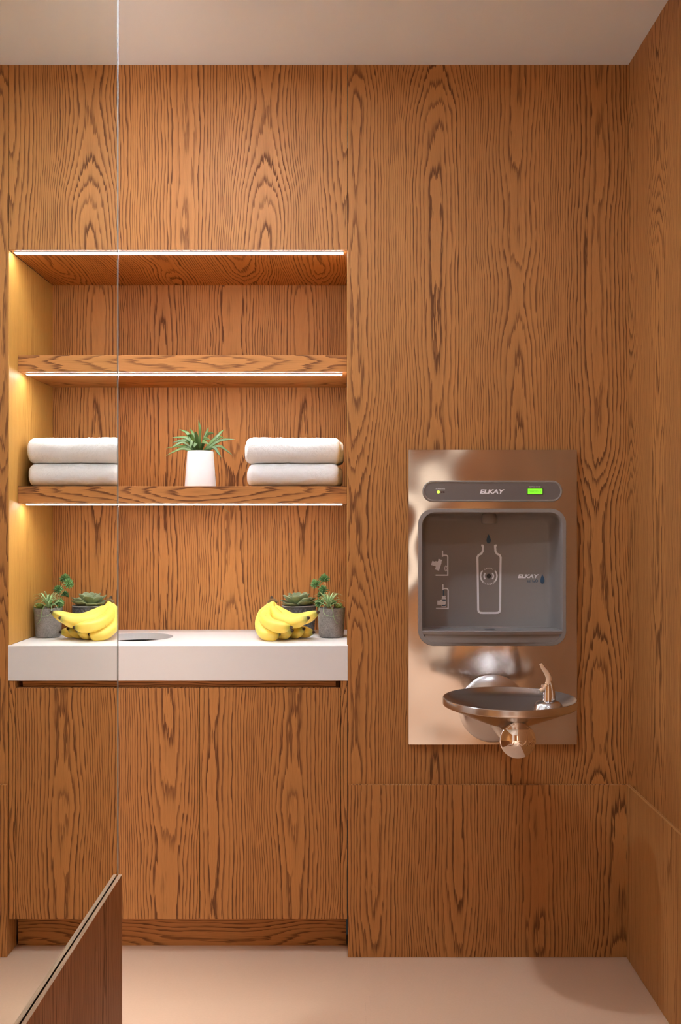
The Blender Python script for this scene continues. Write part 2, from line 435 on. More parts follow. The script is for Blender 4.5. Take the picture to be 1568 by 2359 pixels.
def text_mesh(body, size, bold=0.0, shear=0.0, xs=1.0, extrude=0.0002, spacing=1.0):
    cu = bpy.data.curves.new('lettering', 'FONT'); cu.body = body; cu.size = size; cu.shear = shear; cu.offset = bold
    cu.extrude = extrude; cu.align_x = 'CENTER'; cu.align_y = 'CENTER'; cu.space_character = spacing; cu.resolution_u = 4
    o = bpy.data.objects.new('lettering', cu); COL.objects.link(o)
    dg = bpy.context.evaluated_depsgraph_get()
    me = bpy.data.meshes.new_from_object(o.evaluated_get(dg))
    vs = [Vector((v.co.x * xs, v.co.y, v.co.z)) for v in me.vertices]; fs = [tuple(p.vertices) for p in me.polygons]
    bpy.data.objects.remove(o); bpy.data.curves.remove(cu); bpy.data.meshes.remove(me)
    return vs, fs
def text(name, body, c, size, mat, parent, **kw):
    vs, fs = text_mesh(body, size, **kw)
    return emit(name, [Vector(c) + Vector((v.x, -v.z, v.y)) for v in vs], fs, mat, parent)
def ribbon(name, pts, width, y, mat, parent, closed=False, thick=0.0006):
    """flat printed stroke in the xz plane at depth y"""
    n = len(pts); L = []; R = []
    for i, p in enumerate(pts):
        p = Vector(p); a = Vector(pts[i - 1]) if (i > 0 or closed) else p; b = Vector(pts[(i + 1) % n]) if (i < n - 1 or closed) else p
        d1 = (p - a); d2 = (b - p)
        d1 = d1.normalized() if d1.length > 1e-9 else d2.normalized(); d2 = d2.normalized() if d2.length > 1e-9 else d1
        t = (d1 + d2).normalized(); nrm = Vector((-t.y, t.x)); k = 1.0 / max(0.6, nrm.dot(Vector((-d1.y, d1.x))))
        L.append(p + nrm * width / 2 * k); R.append(p - nrm * width / 2 * k)
    vs = [Vector((q.x, y - thick, q.y)) for q in L] + [Vector((q.x, y - thick, q.y)) for q in R] + [Vector((q.x, y, q.y)) for q in L] + [Vector((q.x, y, q.y)) for q in R]
    fs = []
    for i in range(n if closed else n - 1):
        j = (i + 1) % n
        fs += [(i, n + i, n + j, j), (i, j, 2 * n + j, 2 * n + i), (n + i, 3 * n + i, 3 * n + j, n + j)]
    if not closed: fs += [(0, 2 * n, 3 * n, n), (n - 1, 2 * n - 1, 4 * n - 1, 3 * n - 1)]
    return emit(name, vs, fs, mat, parent)
def arc(cx, cz, r, a0, a1, n=10): return [(cx + r * math.cos(math.radians(a0 + (a1 - a0) * i / n)), cz + r * math.sin(math.radians(a0 + (a1 - a0) * i / n))) for i in range(n + 1)]

# ------------------------------------------------------------------ the room
CEIL = Z(149)
XR = X(1447)                       # upper right wall
XRW = X(1440)                      # right wainscot face
XL, YF = -3.4, -6.2                # left wall and wall behind the camera
NX0, NX1 = X(119), -0.0008         # niche opening
NY = 0.40                          # niche depth
WZ = Z(1806)                       # wainscot height

fl = box('floor', XL - 0.1, XR + 0.1, YF - 0.1, 0.15, -0.06, -0.004, M['dark'], None, bevel=0, origin=(0, 0, 0)); tag(fl, kind='structure')
def jig(a, b, axis, c, amp=0.006, per=0.067):
    """dovetailed tile edge from a to b along axis at constant c"""
    pts = []; s = 1 if b > a else -1; lo, hi = min(a, b), max(a, b); k = math.ceil(lo / per); seq = []
    while k * per < hi:
        x = k * per
        for dx, o in ((0.006, -1), (0.0, 1), (per / 2 + 0.006, 1), (per / 2, -1)):
            if lo < x + dx < hi: seq.append((x + dx, o * amp))
        k += 1
    if s < 0: seq = seq[::-1]
    return [((x, c + o) if axis == 'x' else (c + o, x)) for x, o in seq]
xs = [XL, -1.949, -0.949, 0.051, XR + 0.02]; ys = [YF, -5.162, -4.162, -3.162, -2.162, -1.162, -0.162, 0.14]
for i in range(0, 4):
    for j in range(len(ys) - 1):
        x0, x1, y0, y1 = xs[i], xs[i + 1], ys[j], ys[j + 1]
        pts = [(x0, y0)] + (jig(x0, x1, 'x', y0) if j > 0 else []) + [(x1, y0)] + (jig(y0, y1, 'y', x1) if i < 3 else []) + [(x1, y1)]
        pts += (jig(x1, x0, 'x', y1) if j < len(ys) - 2 else []) + [(x0, y1)] + (jig(y1, y0, 'y', x0) if i > 0 else [])
        cx, cy = (x0 + x1) / 2, (y0 + y1) / 2; k = 0.9998
        slab('floor_tile', [((a - cx) * k + cx, (b - cy) * k + cy) for a, b in pts], [], lambda a, b, c: (a, b, c), -0.004, 0.0, M['floor'], fl)

ce = box('ceiling', XL - 0.1, XR + 0.1, YF - 0.1, 0.6, CEIL, CEIL + 0.1, M['ceiling'], None, bevel=0, origin=(0, 0, CEIL)); tag(ce, kind='structure')
for lx, ly, st in LAMPS:
    lm = simple('lamp_lens', (1, 1, 1), 0.5, emit=LAMP_COLOR[:3], estr=st)
    tr = lathe('recessed_lamp', [(0.045, 0.0), (0.062, 0.0), (0.064, -0.004), (0.060, -0.006), (0.045, -0.004), (0.045, 0.0)], (lx, ly, CEIL), M['counter'], ce, 32)
    lathe('lamp_lens', [(0.0, 0.0), (0.045, 0.0), (0.045, -0.0025), (0.0, -0.0025)], (lx, ly, CEIL), lm, tr, 24)
fill_spot_lens = simple('fill_spot_lens', (1, 1, 1), 0.5, emit=LAMP_COLOR[:3], estr=6.0)
fill_spot_lens.cycles.emission_sampling = 'NONE'
for lx, ly, st, ang_, bl_ in FILL_SPOTS:
    tr = lathe('fill_spot', [(0.040, 0.0), (0.056, 0.0), (0.058, -0.004), (0.054, -0.006), (0.040, -0.004), (0.040, 0.0)], (lx, ly, CEIL), M['counter'], ce, 32)
    lathe('lamp_lens', [(0.0, 0.0), (0.040, 0.0), (0.040, -0.002), (0.0, -0.002)], (lx, ly, CEIL), fill_spot_lens, tr, 24)
    ld = bpy.data.lights.new('spot_beam', 'SPOT'); ld.energy = st; ld.color = LAMP_COLOR[:3]; ld.spot_size = math.radians(ang_); ld.spot_blend = bl_; ld.shadow_soft_size = 0.04
    lo = bpy.data.objects.new('spot_beam', ld); COL.objects.link(lo); lo.parent = tr; lo.location = Vector((lx, ly, CEIL - 0.045)) - ORG[tr.name]
for gx_, gy_, gz_, st in FILL_GLOBES:
    gm = simple('fill_globe_glass', (1, 1, 1), 0.4, emit=LAMP_COLOR[:3], estr=st)
    pc = lathe('fill_pendant', [(0.0, 0.0), (0.05, 0.0), (0.05, -0.015), (0.004, -0.02), (0.004, gz_ + 0.112 - CEIL), (0.03, gz_ + 0.108 - CEIL), (0.0, gz_ + 0.10 - CEIL)], (gx_, gy_, CEIL), M['alu'], ce, 24)
    lathe('fill_globe', [(0.11 * math.sin(PI * i / 16), 0.11 * math.cos(PI * i / 16)) for i in range(17) if i % 2 == 0][::-1], (gx_, gy_, gz_), gm, pc, 16, auto=None)

wb = thing('wall_back', (0, 0, 0), kind='structure')
box('backing', 0.03, XR + 0.1, 0.13, 0.15, 0, CEIL, M['dark'], wb, bevel=0)
NTOP = Z(576)
g = 0.0006
# right hand sheet has a cut-out behind the drinking fountain
plate('panel', [(g, WZ - 0.1), (XR + 0.02, WZ - 0.1), (XR + 0.02, CEIL), (g, CEIL)], [rrect(X(972), X(1293), Z(1478), Z(1182), 0.03)], 0.0, 0.018, M['oak'], wb, off=(0.09, 0.33))
wo = thing('wall_overhead', (0, 0, NTOP), kind='structure')
wbl = thing('wall_back_left', (NX0, 0, 0), kind='structure')
box('panel', NX0 + g / 2, -g, 0.0, 0.018, NTOP, CEIL, M['oak'], wo, off=(0.115, 4.2))
box('panel', XL, NX0 - g / 2, 0.0, 0.018, WZ - 0.1, CEIL, M['oak'], wbl, off=(0.05, 7.1))
box('backing', XL - 0.1, NX0 - 0.02, 0.13, 0.15, 0, CEIL, M['dark'], wbl, bevel=0)
box('wainscot', X(801.5), XRW + 0.006, -0.010, 0.016, 0.0, WZ, M['oak'], wb, off=(0.035, 9.4), bevel=0.0015, seg=2)
box('wainscot', XL, NX0 - 0.001, -0.010, 0.016, 0.0, WZ, M['oak'], wbl, off=(0.06, 11.2), bevel=0.0015, seg=2)

wr = thing('wall_right', (XR, 0, 0), kind='structure')
box('panel', XR, XR + 0.02, YF, 0.01, WZ - 0.1, CEIL, M['oak'], wr, off=(0.14, 2.7))
box('wainscot', XRW, XR + 0.02, YF, -0.0102, 0.0, WZ + 0.002, M['oak_soft'], wr, off=(0.2, 1.3), bevel=0.0012)
wl = thing('wall_left', (XL, 0, 0), kind='structure')
box('panel', XL - 0.02, XL, YF, 0.02, 0, CEIL, M['wall_white'], wl)
wf = thing('wall_front', (0, YF, 0), kind='structure')
box('panel', XL, -0.75, YF - 0.02, YF, 0, CEIL, M['wall_white'], wf)
box('panel', -0.75, 0.60, YF - 0.02, YF, 0, CEIL, M['oak'], wf, off=(0.3, 8.5))
box('panel', 0.60, XR + 0.02, YF - 0.02, YF, 0, CEIL, M['wall_white'], wf)
wd_ = thing('added_glow_1', (0.52, YF, 0.2), kind='structure')  # unseen glowing strip added to give the steel plate a bright reflected band
for a_, b_, c_, d_ in ((0.36, 0.39, 0.2, 2.3), (0.66, 0.69, 0.2, 2.3), (0.39, 0.66, 0.2, 0.23), (0.39, 0.66, 2.27, 2.3)):
    box('added_glow_frame', a_, b_, YF, YF + 0.04, c_, d_, M['wall_white'], wd_)
box('glow_pane', 0.39, 0.66, YF + 0.005, YF + 0.012, 0.23, 2.27, simple('added_glow_pane', (0.9, 0.9, 0.9), 0.1, emit=(1.0, 0.86, 0.68), estr=1.6), wd_, bevel=0)

# ------------------------------------------------------------------ lit niche
CZ = Z(1487)                      # counter top height
CB = Z(1568)                      # counter underside
wn_ = thing('wall_niche', (NX0, 0, CZ), kind='structure')
box('back_panel', NX0 - 0.01, 0.012, NY, NY + 0.015, CZ - 0.02, NTOP + 0.05, M['oak'], wn_, off=(0.03, 13.6))
box('side_panel', NX1, 0.017, 0.0005, NY, CZ, NTOP - 0.0005, M['oak_side'], wn_, off=(0.0, 3.1), bevel=0.0012, seg=2)
box('side_panel', NX0 - 0.017, NX0, 0.0005, NY, CZ, NTOP - 0.0005, M['oak_side'], wn_, off=(0.1, 6.1), bevel=0.0012, seg=2)
box('top_panel', NX0, NX1, 0.0185, NY, NTOP, NTOP + 0.018, M['oak'], wn_, grain='y', off=(0.2, 1.0))
ls = box('light_strip', NX0 + 0.012, NX1 - 0.010, 0.012, 0.030, NTOP - 0.003, NTOP + 0.0005, M['alu'], wn_, bevel=0)
box('diffuser', NX0 + 0.013, NX1 - 0.011, 0.014, 0.028, NTOP - 0.005, NTOP - 0.0028, M['led'], ls, bevel=0)

def shelf(z1, z0, label, off):
    t = thing('floating_shelf', ((NX0 + NX1) / 2, 0.07, z0), label, 'shelf', 'wooden shelves in the lit niche')
    y0 = 0.072
    box('board', NX0 + 0.0006, NX1 - 0.0006, y0, NY - 0.001, z0, z1, M['oak'], t, grain='x', off=off, bevel=0.0008, seg=2)
    s_ = box('light_strip', NX0 + 0.014, NX1 - 0.014, y0 + 0.026, y0 + 0.044, z0 - 0.003, z0 - 0.0001, M['alu'], t, bevel=0)
    box('diffuser', NX0 + 0.015, NX1 - 0.015, y0 + 0.028, y0 + 0.042, z0 - 0.005, z0 - 0.0028, M['led_shelf'], s_, bevel=0)
    return t
SH2T, SH2B = Z(1120, 0.072), Z(1159, 0.072)
SH1T, SH1B = Z(818, 0.072), Z(856, 0.072)
shelf(SH1T, SH1B, 'empty upper oak shelf with light strip along its underside', (0.02, 0.4))
shelf(SH2T, SH2B, 'lower oak shelf holding the folded towels and the white pot', (0.16, 2.3))

# ------------------------------------------------------------------ counter and cabinet
HX, HY, HR = -0.629, 0.202, 0.105
ct = thing('countertop', ((NX0 + 0) / 2, 0, CB), 'white solid surface countertop with a round waste hole', 'countertop')
hole = [(HX + HR * math.cos(2 * PI * i / 64), HY + HR * math.sin(2 * PI * i / 64)) for i in range(64)]
slab('top', [(NX0 + 0.0005, 0.0165), (NX1 - 0.0005, 0.0165), (NX1 - 0.0005, NY - 0.0005), (NX0 + 0.0005, NY - 0.0005)], [hole], lambda a, b, c: (a, b, c), CZ - 0.020, CZ, M['counter'], ct)
box('apron', NX0 + 0.0002, X(801.0), -0.003, 0.0165, CB, CZ, M['counter'], ct, bevel=0.0008)

DT, DB = Z(1585), Z(2117)
bc = thing('base_cabinet', ((NX0 + 0) / 2, 0.2, 0), 'oak two-door base cabinet with recessed toe kick under the white counter', 'cabinet')
TK = 0.066
def door(x0, x1, off):
    return box('door', x0, x1, -0.0005, 0.0195, DB, DT, M['oak'], bc, off=off, bevel=0.0006)
xa, xm, xb = NX0 + 16 * S, X(459.6), X(784.4)
door(xa + 0.0009, xm - 0.0008, (0.165, 15.3))
door(xm + 0.0008, xb - 0.0009, (0.035, 17.9))
box('side_panel', xb + 0.0004, NX1, 0.0, NY, DB, CB - 0.0003, M['oak'], bc, off=(0.3, 19.0), bevel=0.0005)
box('side_panel', NX0, xa - 0.0004, 0.0, NY, DB, CB - 0.0003, M['oak'], bc, off=(0.31, 20.0), bevel=0.0005)
box('finger_rail', xa + 0.018, xb - 0.014, 0.0205, 0.040, DT - 0.03, CB - 0.0003, M['oak'], bc, grain='x', off=(0.4, 3.0), bevel=0)
box('end_block', xb - 0.015, xb, 0.048, 0.066, DT - 0.03, CB - 0.0003, M['oak'], bc, off=(0.4, 6.0), bevel=0)
box('end_block', xa, xa + 0.015, 0.048, 0.066, DT - 0.03, CB - 0.0003, M['oak'], bc, off=(0.4, 7.0), bevel=0)
box('bottom_panel', NX0, NX1, 0.0197, NY, DB, DB + 0.018, M['oak_soft'], bc, grain='x', bevel=0)
box('back_panel', NX0, NX1, NY - 0.012, NY, DB + 0.018, CB - 0.0003, M['dark'], bc, bevel=0)
box('wall_return', 0.0022, 0.020, 0.0165, TK + 0.05, 0.0, DB, M['oak'], wb, off=(0.2, 22.0), bevel=0)
box('toe_kick', NX0, -0.0035, TK, TK + 0.018, 0.0, DB - 0.0003, M['oak'], bc, grain='x', off=(0.11, 5.6), bevel=0.0004)

# ------------------------------------------------------------------ mirror standing in the low partition
MX = -390 * S
MY1 = -(D - 1.983); MY0 = -2.6
PZ = EYE - (2015 - VY) * 1.983 / F
pa = thing('wall_partition', (MX, MY1, 0), kind='structure')
box('panel', MX + 0.0016, MX + 0.0088, MY0, MY1, 0, PZ, M['oak_partition'], pa, off=(0.1, 0.2), bevel=0.0)
box('edge_band', MX + 0.0016, MX + 0.0089, MY0, MY1 + 0.0001, PZ, PZ + 0.0008, M['oak_lit_edge'], pa, grain='y', bevel=0)
box('panel', MX - 0.016, MX - 0.0075, MY0, MY1, 0, PZ + 0.0008, M['oak_partition'], pa, off=(0.5, 0.2), bevel=0.0)
mi = thing('mirror', (MX, MY1, PZ), 'tall frameless mirror panel standing in the slot of the low oak partition', 'mirror')
vs, fs = box_geo(MX - 0.006, MX, MY0, MY1 - 0.001, 0.05, CEIL - 0.001)
emit('mirror_glass', vs, fs, M['mirror'], mi)
zz0, zz1 = 0.05, CEIL - 0.001
box('polished_edge', MX - 0.006, MX + 0.0013, MY1 - 0.0012, MY1 + 0.0016, PZ + 0.0009, zz1, M['mirror_edge'], mi, bevel=0.0006, seg=2)

# ------------------------------------------------------------------ drinking fountain with bottle filler
FX, FZ = X(1133), Z(1713)
df = thing('drinking_fountain', (FX, 0, FZ), 'stainless steel wall drinking fountain with grey bottle filler above a round basin', 'drinking fountain')
py0, py1 = -0.012, -0.0002
plate('back_plate', rrect(X(940), X(1326), Z(1713), Z(1037), 0.001, 2), [rrect(X(969), X(1296), Z(1481), Z(1178), 0.034)], py0, py1, M['steel'], df)

# --- control strip
def cap_loop(ins, y):
    return [(a, y, b) for a, b in rrect(X(972) + ins, X(1291) - ins, Z(1156) + ins, Z(1108) - ins, 24 * S - ins - 0.0002, 12)]
cs = loft('control_strip', [cap_loop(0, py0), cap_loop(0, py0 - 0.008), cap_loop(0.0015, py0 - 0.0105), cap_loop(0.0042, py0 - 0.0105), cap_loop(0.0056, py0 - 0.0085)], M['grey_rim'], df, False, False, auto=0.7)
fy = py0 - 0.0086
fc = loft('face', [cap_loop(0.0054, fy + 0.002), cap_loop(0.0054, fy)], M['face'], cs, True, True, smooth=False)
fy -= 0.0002
def Pf(px, py): return P(px, py, fy)
text('lettering', 'ELKAY', Pf(1131, 1133), 0.0155, M['print'], cs, bold=0.0006, shear=0.22, xs=1.42)
text('lettering', 'BOTTLES SAVED', Pf(1232, 1121.5), 0.0042, M['print'], cs, xs=1.0)
text('lettering', 'FILTER STATUS', Pf(1014, 1126.5), 0.0038, M['print'], cs)
a, b = Pf(1213.5, 1140), Pf(1250.5, 1124.5)
box('display_frame', a.x, b.x, fy - 0.0006, fy + 0.001, a.z, b.z, M['black'], cs, bevel=0.0004)
a, b = Pf(1215, 1138.7), Pf(1249, 1125.8)
box('display', a.x, b.x, fy - 0.0012, fy, a.z, b.z, M['lcd'], cs, bevel=0.0002)
text('lettering', '00000013', P(1232, 1132.3, fy - 0.0013), 0.0085, M['lcd_digit'], cs, xs=0.98, extrude=0.0001)
for px_, mt, rr in ((1009.3, 'indicator', 0.0040), (1017, 'red', 0.0024), (1022, 'red', 0.0024)):
    lathe('indicator_light', [(0, 0.0016), (rr * 0.6, 0.0013), (rr, 0.0), (rr, -0.001)][::-1], Pf(px_, 1133.5), M[mt], cs, 20, '-y')

# --- bottle filling alcove
ax0, ax1, az0, az1 = X(963, py0), X(1302, py0), Z(1487, py0), Z(1172, py0)
def al(ins, y, b=0.0, seg=10): return [(p, y, q) for p, q in rrect(ax0 + ins, ax1 - ins, az0 + ins + b, az1 - ins, max(0.006, 0.042 - ins * 0.6), seg)]
BY = 0.085
alc = loft('filling_alcove', [al(0, py0), al(0, py0 - 0.008), al(0.0012, py0 - 0.0105), al(0.0098, py0 - 0.0105), al(0.0112, py0 - 0.0085), al(0.0118, 0.02),
                              al(0.0135, 0.045), al(0.0175, 0.065), al(0.0235, 0.078), al(0.031, BY)], M['grey'], df, False, True, auto=0.8)
gy = BY - 0.0008
def G(px, py): v = P(px, py, gy); return (v.x, v.z)
# tray with curved front lip
def tray_loop(z, x0, x1, yf, bulge, yb=0.080, n=24):
    l = []
    for i in range(n + 1):
        t = i / n; x = x0 + (x1 - x0) * t; l.append((x, yf - bulge * (1 - (2 * t - 1) ** 2), z))
    l += [(x1, yb, z), (x0, yb, z)]
    return l
tx0, tx1 = ax0 + 0.0098, ax1 - 0.0098
TZ = EYE - 0.2974
tr = loft('drip_tray', [tray_loop(TZ - 0.0105, tx0 + 0.001, tx1 - 0.001, -0.021, 0.013), tray_loop(TZ - 0.002, tx0, tx1, -0.023, 0.014), tray_loop(TZ, tx0 + 0.001, tx1 - 0.001, -0.021, 0.013),
                        tray_loop(TZ, tx0 + 0.006, tx1 - 0.006, -0.016, 0.011, 0.076), tray_loop(TZ - 0.0022, tx0 + 0.008, tx1 - 0.008, -0.014, 0.010, 0.074)], M['grey_rim'], alc, True, True, auto=0.6, flip=True)
loft('tray_apron', [tray_loop(Z(1480, -0.02), tx0 + 0.012, tx1 - 0.012, -0.0195, 0.008), tray_loop(TZ - 0.010, tx0 + 0.008, tx1 - 0.008, -0.0195, 0.010)], M['grey'], alc, True, True, auto=0.6, flip=True)
for i in range(9):
    gx = (tx0 + tx1) / 2 + (i - 4) * 0.0032
    box('drain_slot', gx - 0.0011, gx + 0.0011, 0.016, 0.040, TZ - 0.003, TZ - 0.0016, M['black'], alc, bevel=0)
# spout
sc_ = P(1127, 1196, 0.045)
lathe('spout', [(0.0, -0.0150), (0.013, -0.0150), (0.0215, -0.0135), (0.0228, -0.010), (0.0215, 0.004), (0.0185, 0.014), (0.012, 0.024), (0.0, 0.026)], (sc_.x, 0.050, sc_.z + 0.001), M['grey_rim'], alc, 32)
# printed bottle
LW = 0.0072
BX = lambda p: G(p, 0)[0]
BZ = lambda p: G(0, p)[1]
half = [(1112.2, 1256), (1111.3, 1270), (1108, 1275.5), (1101.5, 1279), (1099.2, 1284), (1099.6, 1300), (1101, 1404), (1102, 1409), (1106, 1411.6), (1112, 1412)]
mid = 1125.8
pts = [G(*p) for p in half] + [G(2 * mid - p[0] + (0.9 if p[1] > 1300 else 0.4), p[1]) for p in half[::-1]]
ribbon('bottle_print', pts, LW * 0.80, gy, M['print'], alc)
for sx in (-1, 1):
    c = G(mid + sx * 15.6, 1256.6); ribbon('bottle_print', [(c[0] - 0.0028, c[1]), (c[0] + 0.0028, c[1])], 0.0052, gy - 0.0004, M['print'], alc)
def drop(cx, cz, w_, h_, name='drop_print'):
    o = []
    for i in range(28):
        a = 2 * PI * i / 28; t = (1 - math.cos(a)) / 2
        o.append((cx + w_ / 2 * math.sin(a) * math.sin(a / 2) ** 1.3, cz + h_ / 2 - h_ * t))
    return slab(name, o, [], lambda a_, b_, c_: (a_, c_, b_), gy - 0.0006, gy, M['navy'], alc)
dx = G(1125, 1241); drop(dx[0], dx[1], 0.0168, 0.0268)
# sensor
c = G(1125.3, 1327)
sen = lathe('sensor_eye', [(0.0065, 0.0), (0.0065, 0.0012), (0.005, 0.0016), (0, 0.0016)], (c[0], gy, c[1]), M['black'], alc, 24, '-y')
for r_, hw in ((0.0130, 40), (0.0230, 42)):
    for a0 in (0, 180): ribbon('sensor_print', arc(c[0], c[1], r_ * 1.02, a0 - hw, a0 + hw), 0.0042, gy, M['print'], alc)
def arc_text(body, r, a_mid, step, up=True):
    for i, ch in enumerate(body):
        k = i - (len(body) - 1) / 2
        ang = math.radians(a_mid - k * step if up else a_mid + k * step)
        vs, fs = text_mesh(ch, 0.0082, bold=0.0001, extrude=0.0002)
        rot = ang - PI / 2 if up else ang + PI / 2
        W = []
        for v in vs:
            x = v.x * math.cos(rot) - v.y * math.sin(rot) + r * math.cos(ang); z = v.x * math.sin(rot) + v.y * math.cos(rot) + r * math.sin(ang)
            W.append((c[0] + x, gy - 0.0003 - v.z, c[1] + z))
        emit('lettering', W, fs, M['print'], alc)
arc_text('sensor', 0.0232, 90, 12.5)
arc_text('activated', 0.0232, 270, 11.0, False)
# logo at right
text('lettering', 'ELKAY', P(1214.5, 1328, gy - 0.0003), 0.0145, M['print'], alc, bold=0.0006, shear=0.22, xs=1.34)
text('lettering', 'ezH\u2082O', P(1226, 1338.6, gy - 0.0003), 0.0112, M['navy'], alc, bold=0.0001, xs=1.0)
dx = G(1248.8, 1333.5); drop(dx[0], dx[1], 0.0165, 0.0275)
# pictograms at left
PW = 0.0036
def tap(y0, y1, x):
    pts = [G(x - 11.7, y1), G(x, y1), G(x, y0 + 12.5), G(x - 0.6, y0 + 9.6), G(x - 2.6, y0 + 8.6), G(x - 12, y0 + 8.6), G(x - 12, y0 - 1.5)]
    ribbon('tap_print', [G(x - 28, y1), G(x, y1)], PW, gy, M['print'], alc)
    ribbon('tap_print', [G(x, y1 + 1.4), G(x, y0 + 13.5), G(x - 0.8, y0 + 11), G(x - 3, y0 + 9.6), G(x - 12.2, y0 + 9.6)], PW * 0.95, gy, M['print'], alc)
    ribbon('tap_print', [G(x - 12, y0 + 13), G(x - 12, y0 - 1.0)], PW, gy, M['print'], alc)
tap(1269.5, 1325, 1031)
tap(1346.5, 1401.5, 1031.8)
def poly(name, pts, mat, y): return slab(name, [G(*p) for p in pts], [], lambda a_, b_, c_: (a_, c_, b_), y - 0.0006, y, mat, alc)
# tilted bottle in a hand
def tilt(pts, cx, cy, ang):
    ca, sa = math.cos(math.radians(ang)), math.sin(math.radians(ang)); return [(cx + x * ca - y * sa, cy + x * sa + y * ca) for x, y in pts]
bott = [(-5, 13), (5, 13), (5, -6), (3.6, -9), (4.6, -10), (4.6, -13), (-4.6, -13), (-4.6, -10), (-3.6, -9), (-5, -6)]
hand = [(-17, 5), (-17, -5), (-11, -5), (-9, -7.5), (-6, -6.4), (-4, -4.6), (1.5, -4.6), (2.5, -2.6), (2.2, 3), (0.5, 4.8), (-9, 4.8)]
poly('bottle_print', tilt(bott, 1010, 1301, 18), M['print'], gy)
poly('hand_print', tilt(hand, 1010, 1302, 18), M['print'], gy - 0.0005)
for r_ in (4, 7, 10):
    cc = G(1034, 1309.5); ribbon('sensor_print', arc(cc[0], cc[1], r_ * 0.00125, 180 - 47, 180 + 47, 8), 0.0017, gy, M['print'], alc)
ribbon('water_print', [G(1021.2, 1360), G(1021.2, 1372.5)], 0.0034, gy, M['navy'], alc)
poly('bottle_print', tilt(bott, 1021.8, 1385.2, 0), M['print'], gy)
poly('water_print', [(1017.6, 1396.5), (1026, 1396.5), (1026, 1380.5), (1017.6, 1380.5)], M['navy'], gy - 0.0005)
poly('hand_print', tilt(hand, 1023.5, 1388.6, 0), M['print'], gy - 0.0010)

# --- basin on its arm
AX, AZ = 333 * S, EYE - 425 * S
lathe('wall_flange', [(0.094, 0.0), (0.094, 0.002), (0.088, 0.007), (0.075, 0.013), (0.055, 0.019), (0.040, 0.023), (0.034, 0.026)], (AX, py0, AZ), M['steel_bowl'], df, 64, '-y')
CY = -0.405
lathe('arm', [(0.0335, 0.0), (0.0335, -(CY + 0.002) - 0.030)], (AX, -0.030, AZ), M['steel_bowl'], df, 48, '-y')
CR = 0.0425
prof = [(0.034, -0.010), (CR - 0.002, -0.008), (CR, -0.005), (CR, 0.002), (CR - 0.002, 0.0045), (CR - 0.0035, 0.005)]
Rs = 0.060; hs = 0.0052
prof += [(Rs * math.sin(t) , hs + Rs * math.cos(t) - Rs * math.cos(math.asin((CR - 0.0038) / Rs))) for t in [math.asin((CR - 0.0038) / Rs) * (1 - i / 12) for i in range(13)]]
pb = lathe('push_button', prof, (AX, CY, AZ), M['chrome'], df, 64, '-y')
vs, fs = text_mesh('ELKAY', 0.0165, bold=0.0005, shear=0.2, xs=1.3, extrude=0.0004)
zc = hs - Rs * math.cos(math.asin((CR - 0.0038) / Rs))
emit('lettering', [Vector((AX + 0.003 + v.x, CY - (zc + math.sqrt(max(1e-6, Rs ** 2 - (v.x + 0.003) ** 2 - (v.y - 0.004) ** 2))) - v.z - 0.0002, AZ - 0.004 + v.y)) for v in vs], fs, M['chrome'], pb)
BYc = -0.29; BR = 307 / 2 * (D + BYc) / F
RZ = EYE - 402 * (D + BYc) / F
basin_c = (AX, BYc, RZ)
lathe('basin', [(0.0, -0.066), (0.045, -0.066), (0.060, -0.062), (0.100, -0.046), (0.140, -0.029), (BR - 0.010, -0.0215), (BR - 0.003, -0.0195), (BR - 0.0008, -0.0175), (BR, -0.0165), (BR, -0.0030), (BR - 0.001, -0.0008),
               (BR - 0.003, 0.0), (BR - 0.005, -0.0012), (BR - 0.012, -0.010), (0.130, -0.0215), (0.100, -0.033), (0.060, -0.044), (0.030, -0.049), (0.010, -0.051), (0.0, -0.051)], basin_c, M['steel_bowl'], df, 128, auto=0.5)
lathe('drain', [(0.020, -0.0492), (0.020, -0.0478), (0.016, -0.047), (0.0, -0.0475)], basin_c, M['chrome'], df, 32)
# bubbler at the right of the basin
bx, by = X(1264, BYc), BYc
bz = Z(1613, BYc)
lathe('bubbler_pad', [(0.040, -0.030), (0.034, -0.010), (0.028, -0.004), (0.020, -0.001), (0.0, 0.0)], (bx - 0.002, by, bz), M['steel_bowl'], df, 40, auto=None)
bub = lathe('bubbler_base', [(0.0140, -0.002), (0.0135, 0.0), (0.0128, 0.003), (0.0118, 0.020), (0.0105, 0.034), (0.0085, 0.042), (0.0, 0.044)], (bx - 0.002, by, bz), M['chrome'], df, 40, auto=0.9)
path = bez([(bx + 0.008, by, bz + 0.000), (bx + 0.0075, by, bz + 0.022), (bx + 0.003, by, bz + 0.044), (bx - 0.001, by, bz + 0.056)], 12)
sweep('guard_shield', path, lambda t: (0.0135 * (1 - 0.55 * t), 0.0085 * (1 - 0.6 * t)), M['steel_bowl'], bub, 16)
path = bez([P(1243.5, 1592, BYc), P(1253, 1586, BYc), P(1262, 1575, BYc), P(1263.5, 1562, BYc), P(1257.5, 1549, BYc), P(1249.5, 1538, BYc), P(1245, 1529, BYc)], 24)
sweep('guard_hood', path, lambda t: (0.0088 * (0.70 + 0.5 * math.sin(PI * min(1, t * 1.25))) * (1 - 0.45 * t), 0.0046 + 0.0045 * math.sin(PI * t) * (1 - t) + (0.0002 - 0.003 * max(0, t - 0.7))), M['guard'], bub, 14)
lathe('nozzle', [(0.005, -0.006), (0.0055, 0.004), (0.0045, 0.0075), (0.0, 0.008)], P(1250.5, 1583, BYc), M['chrome'], bub, 20)

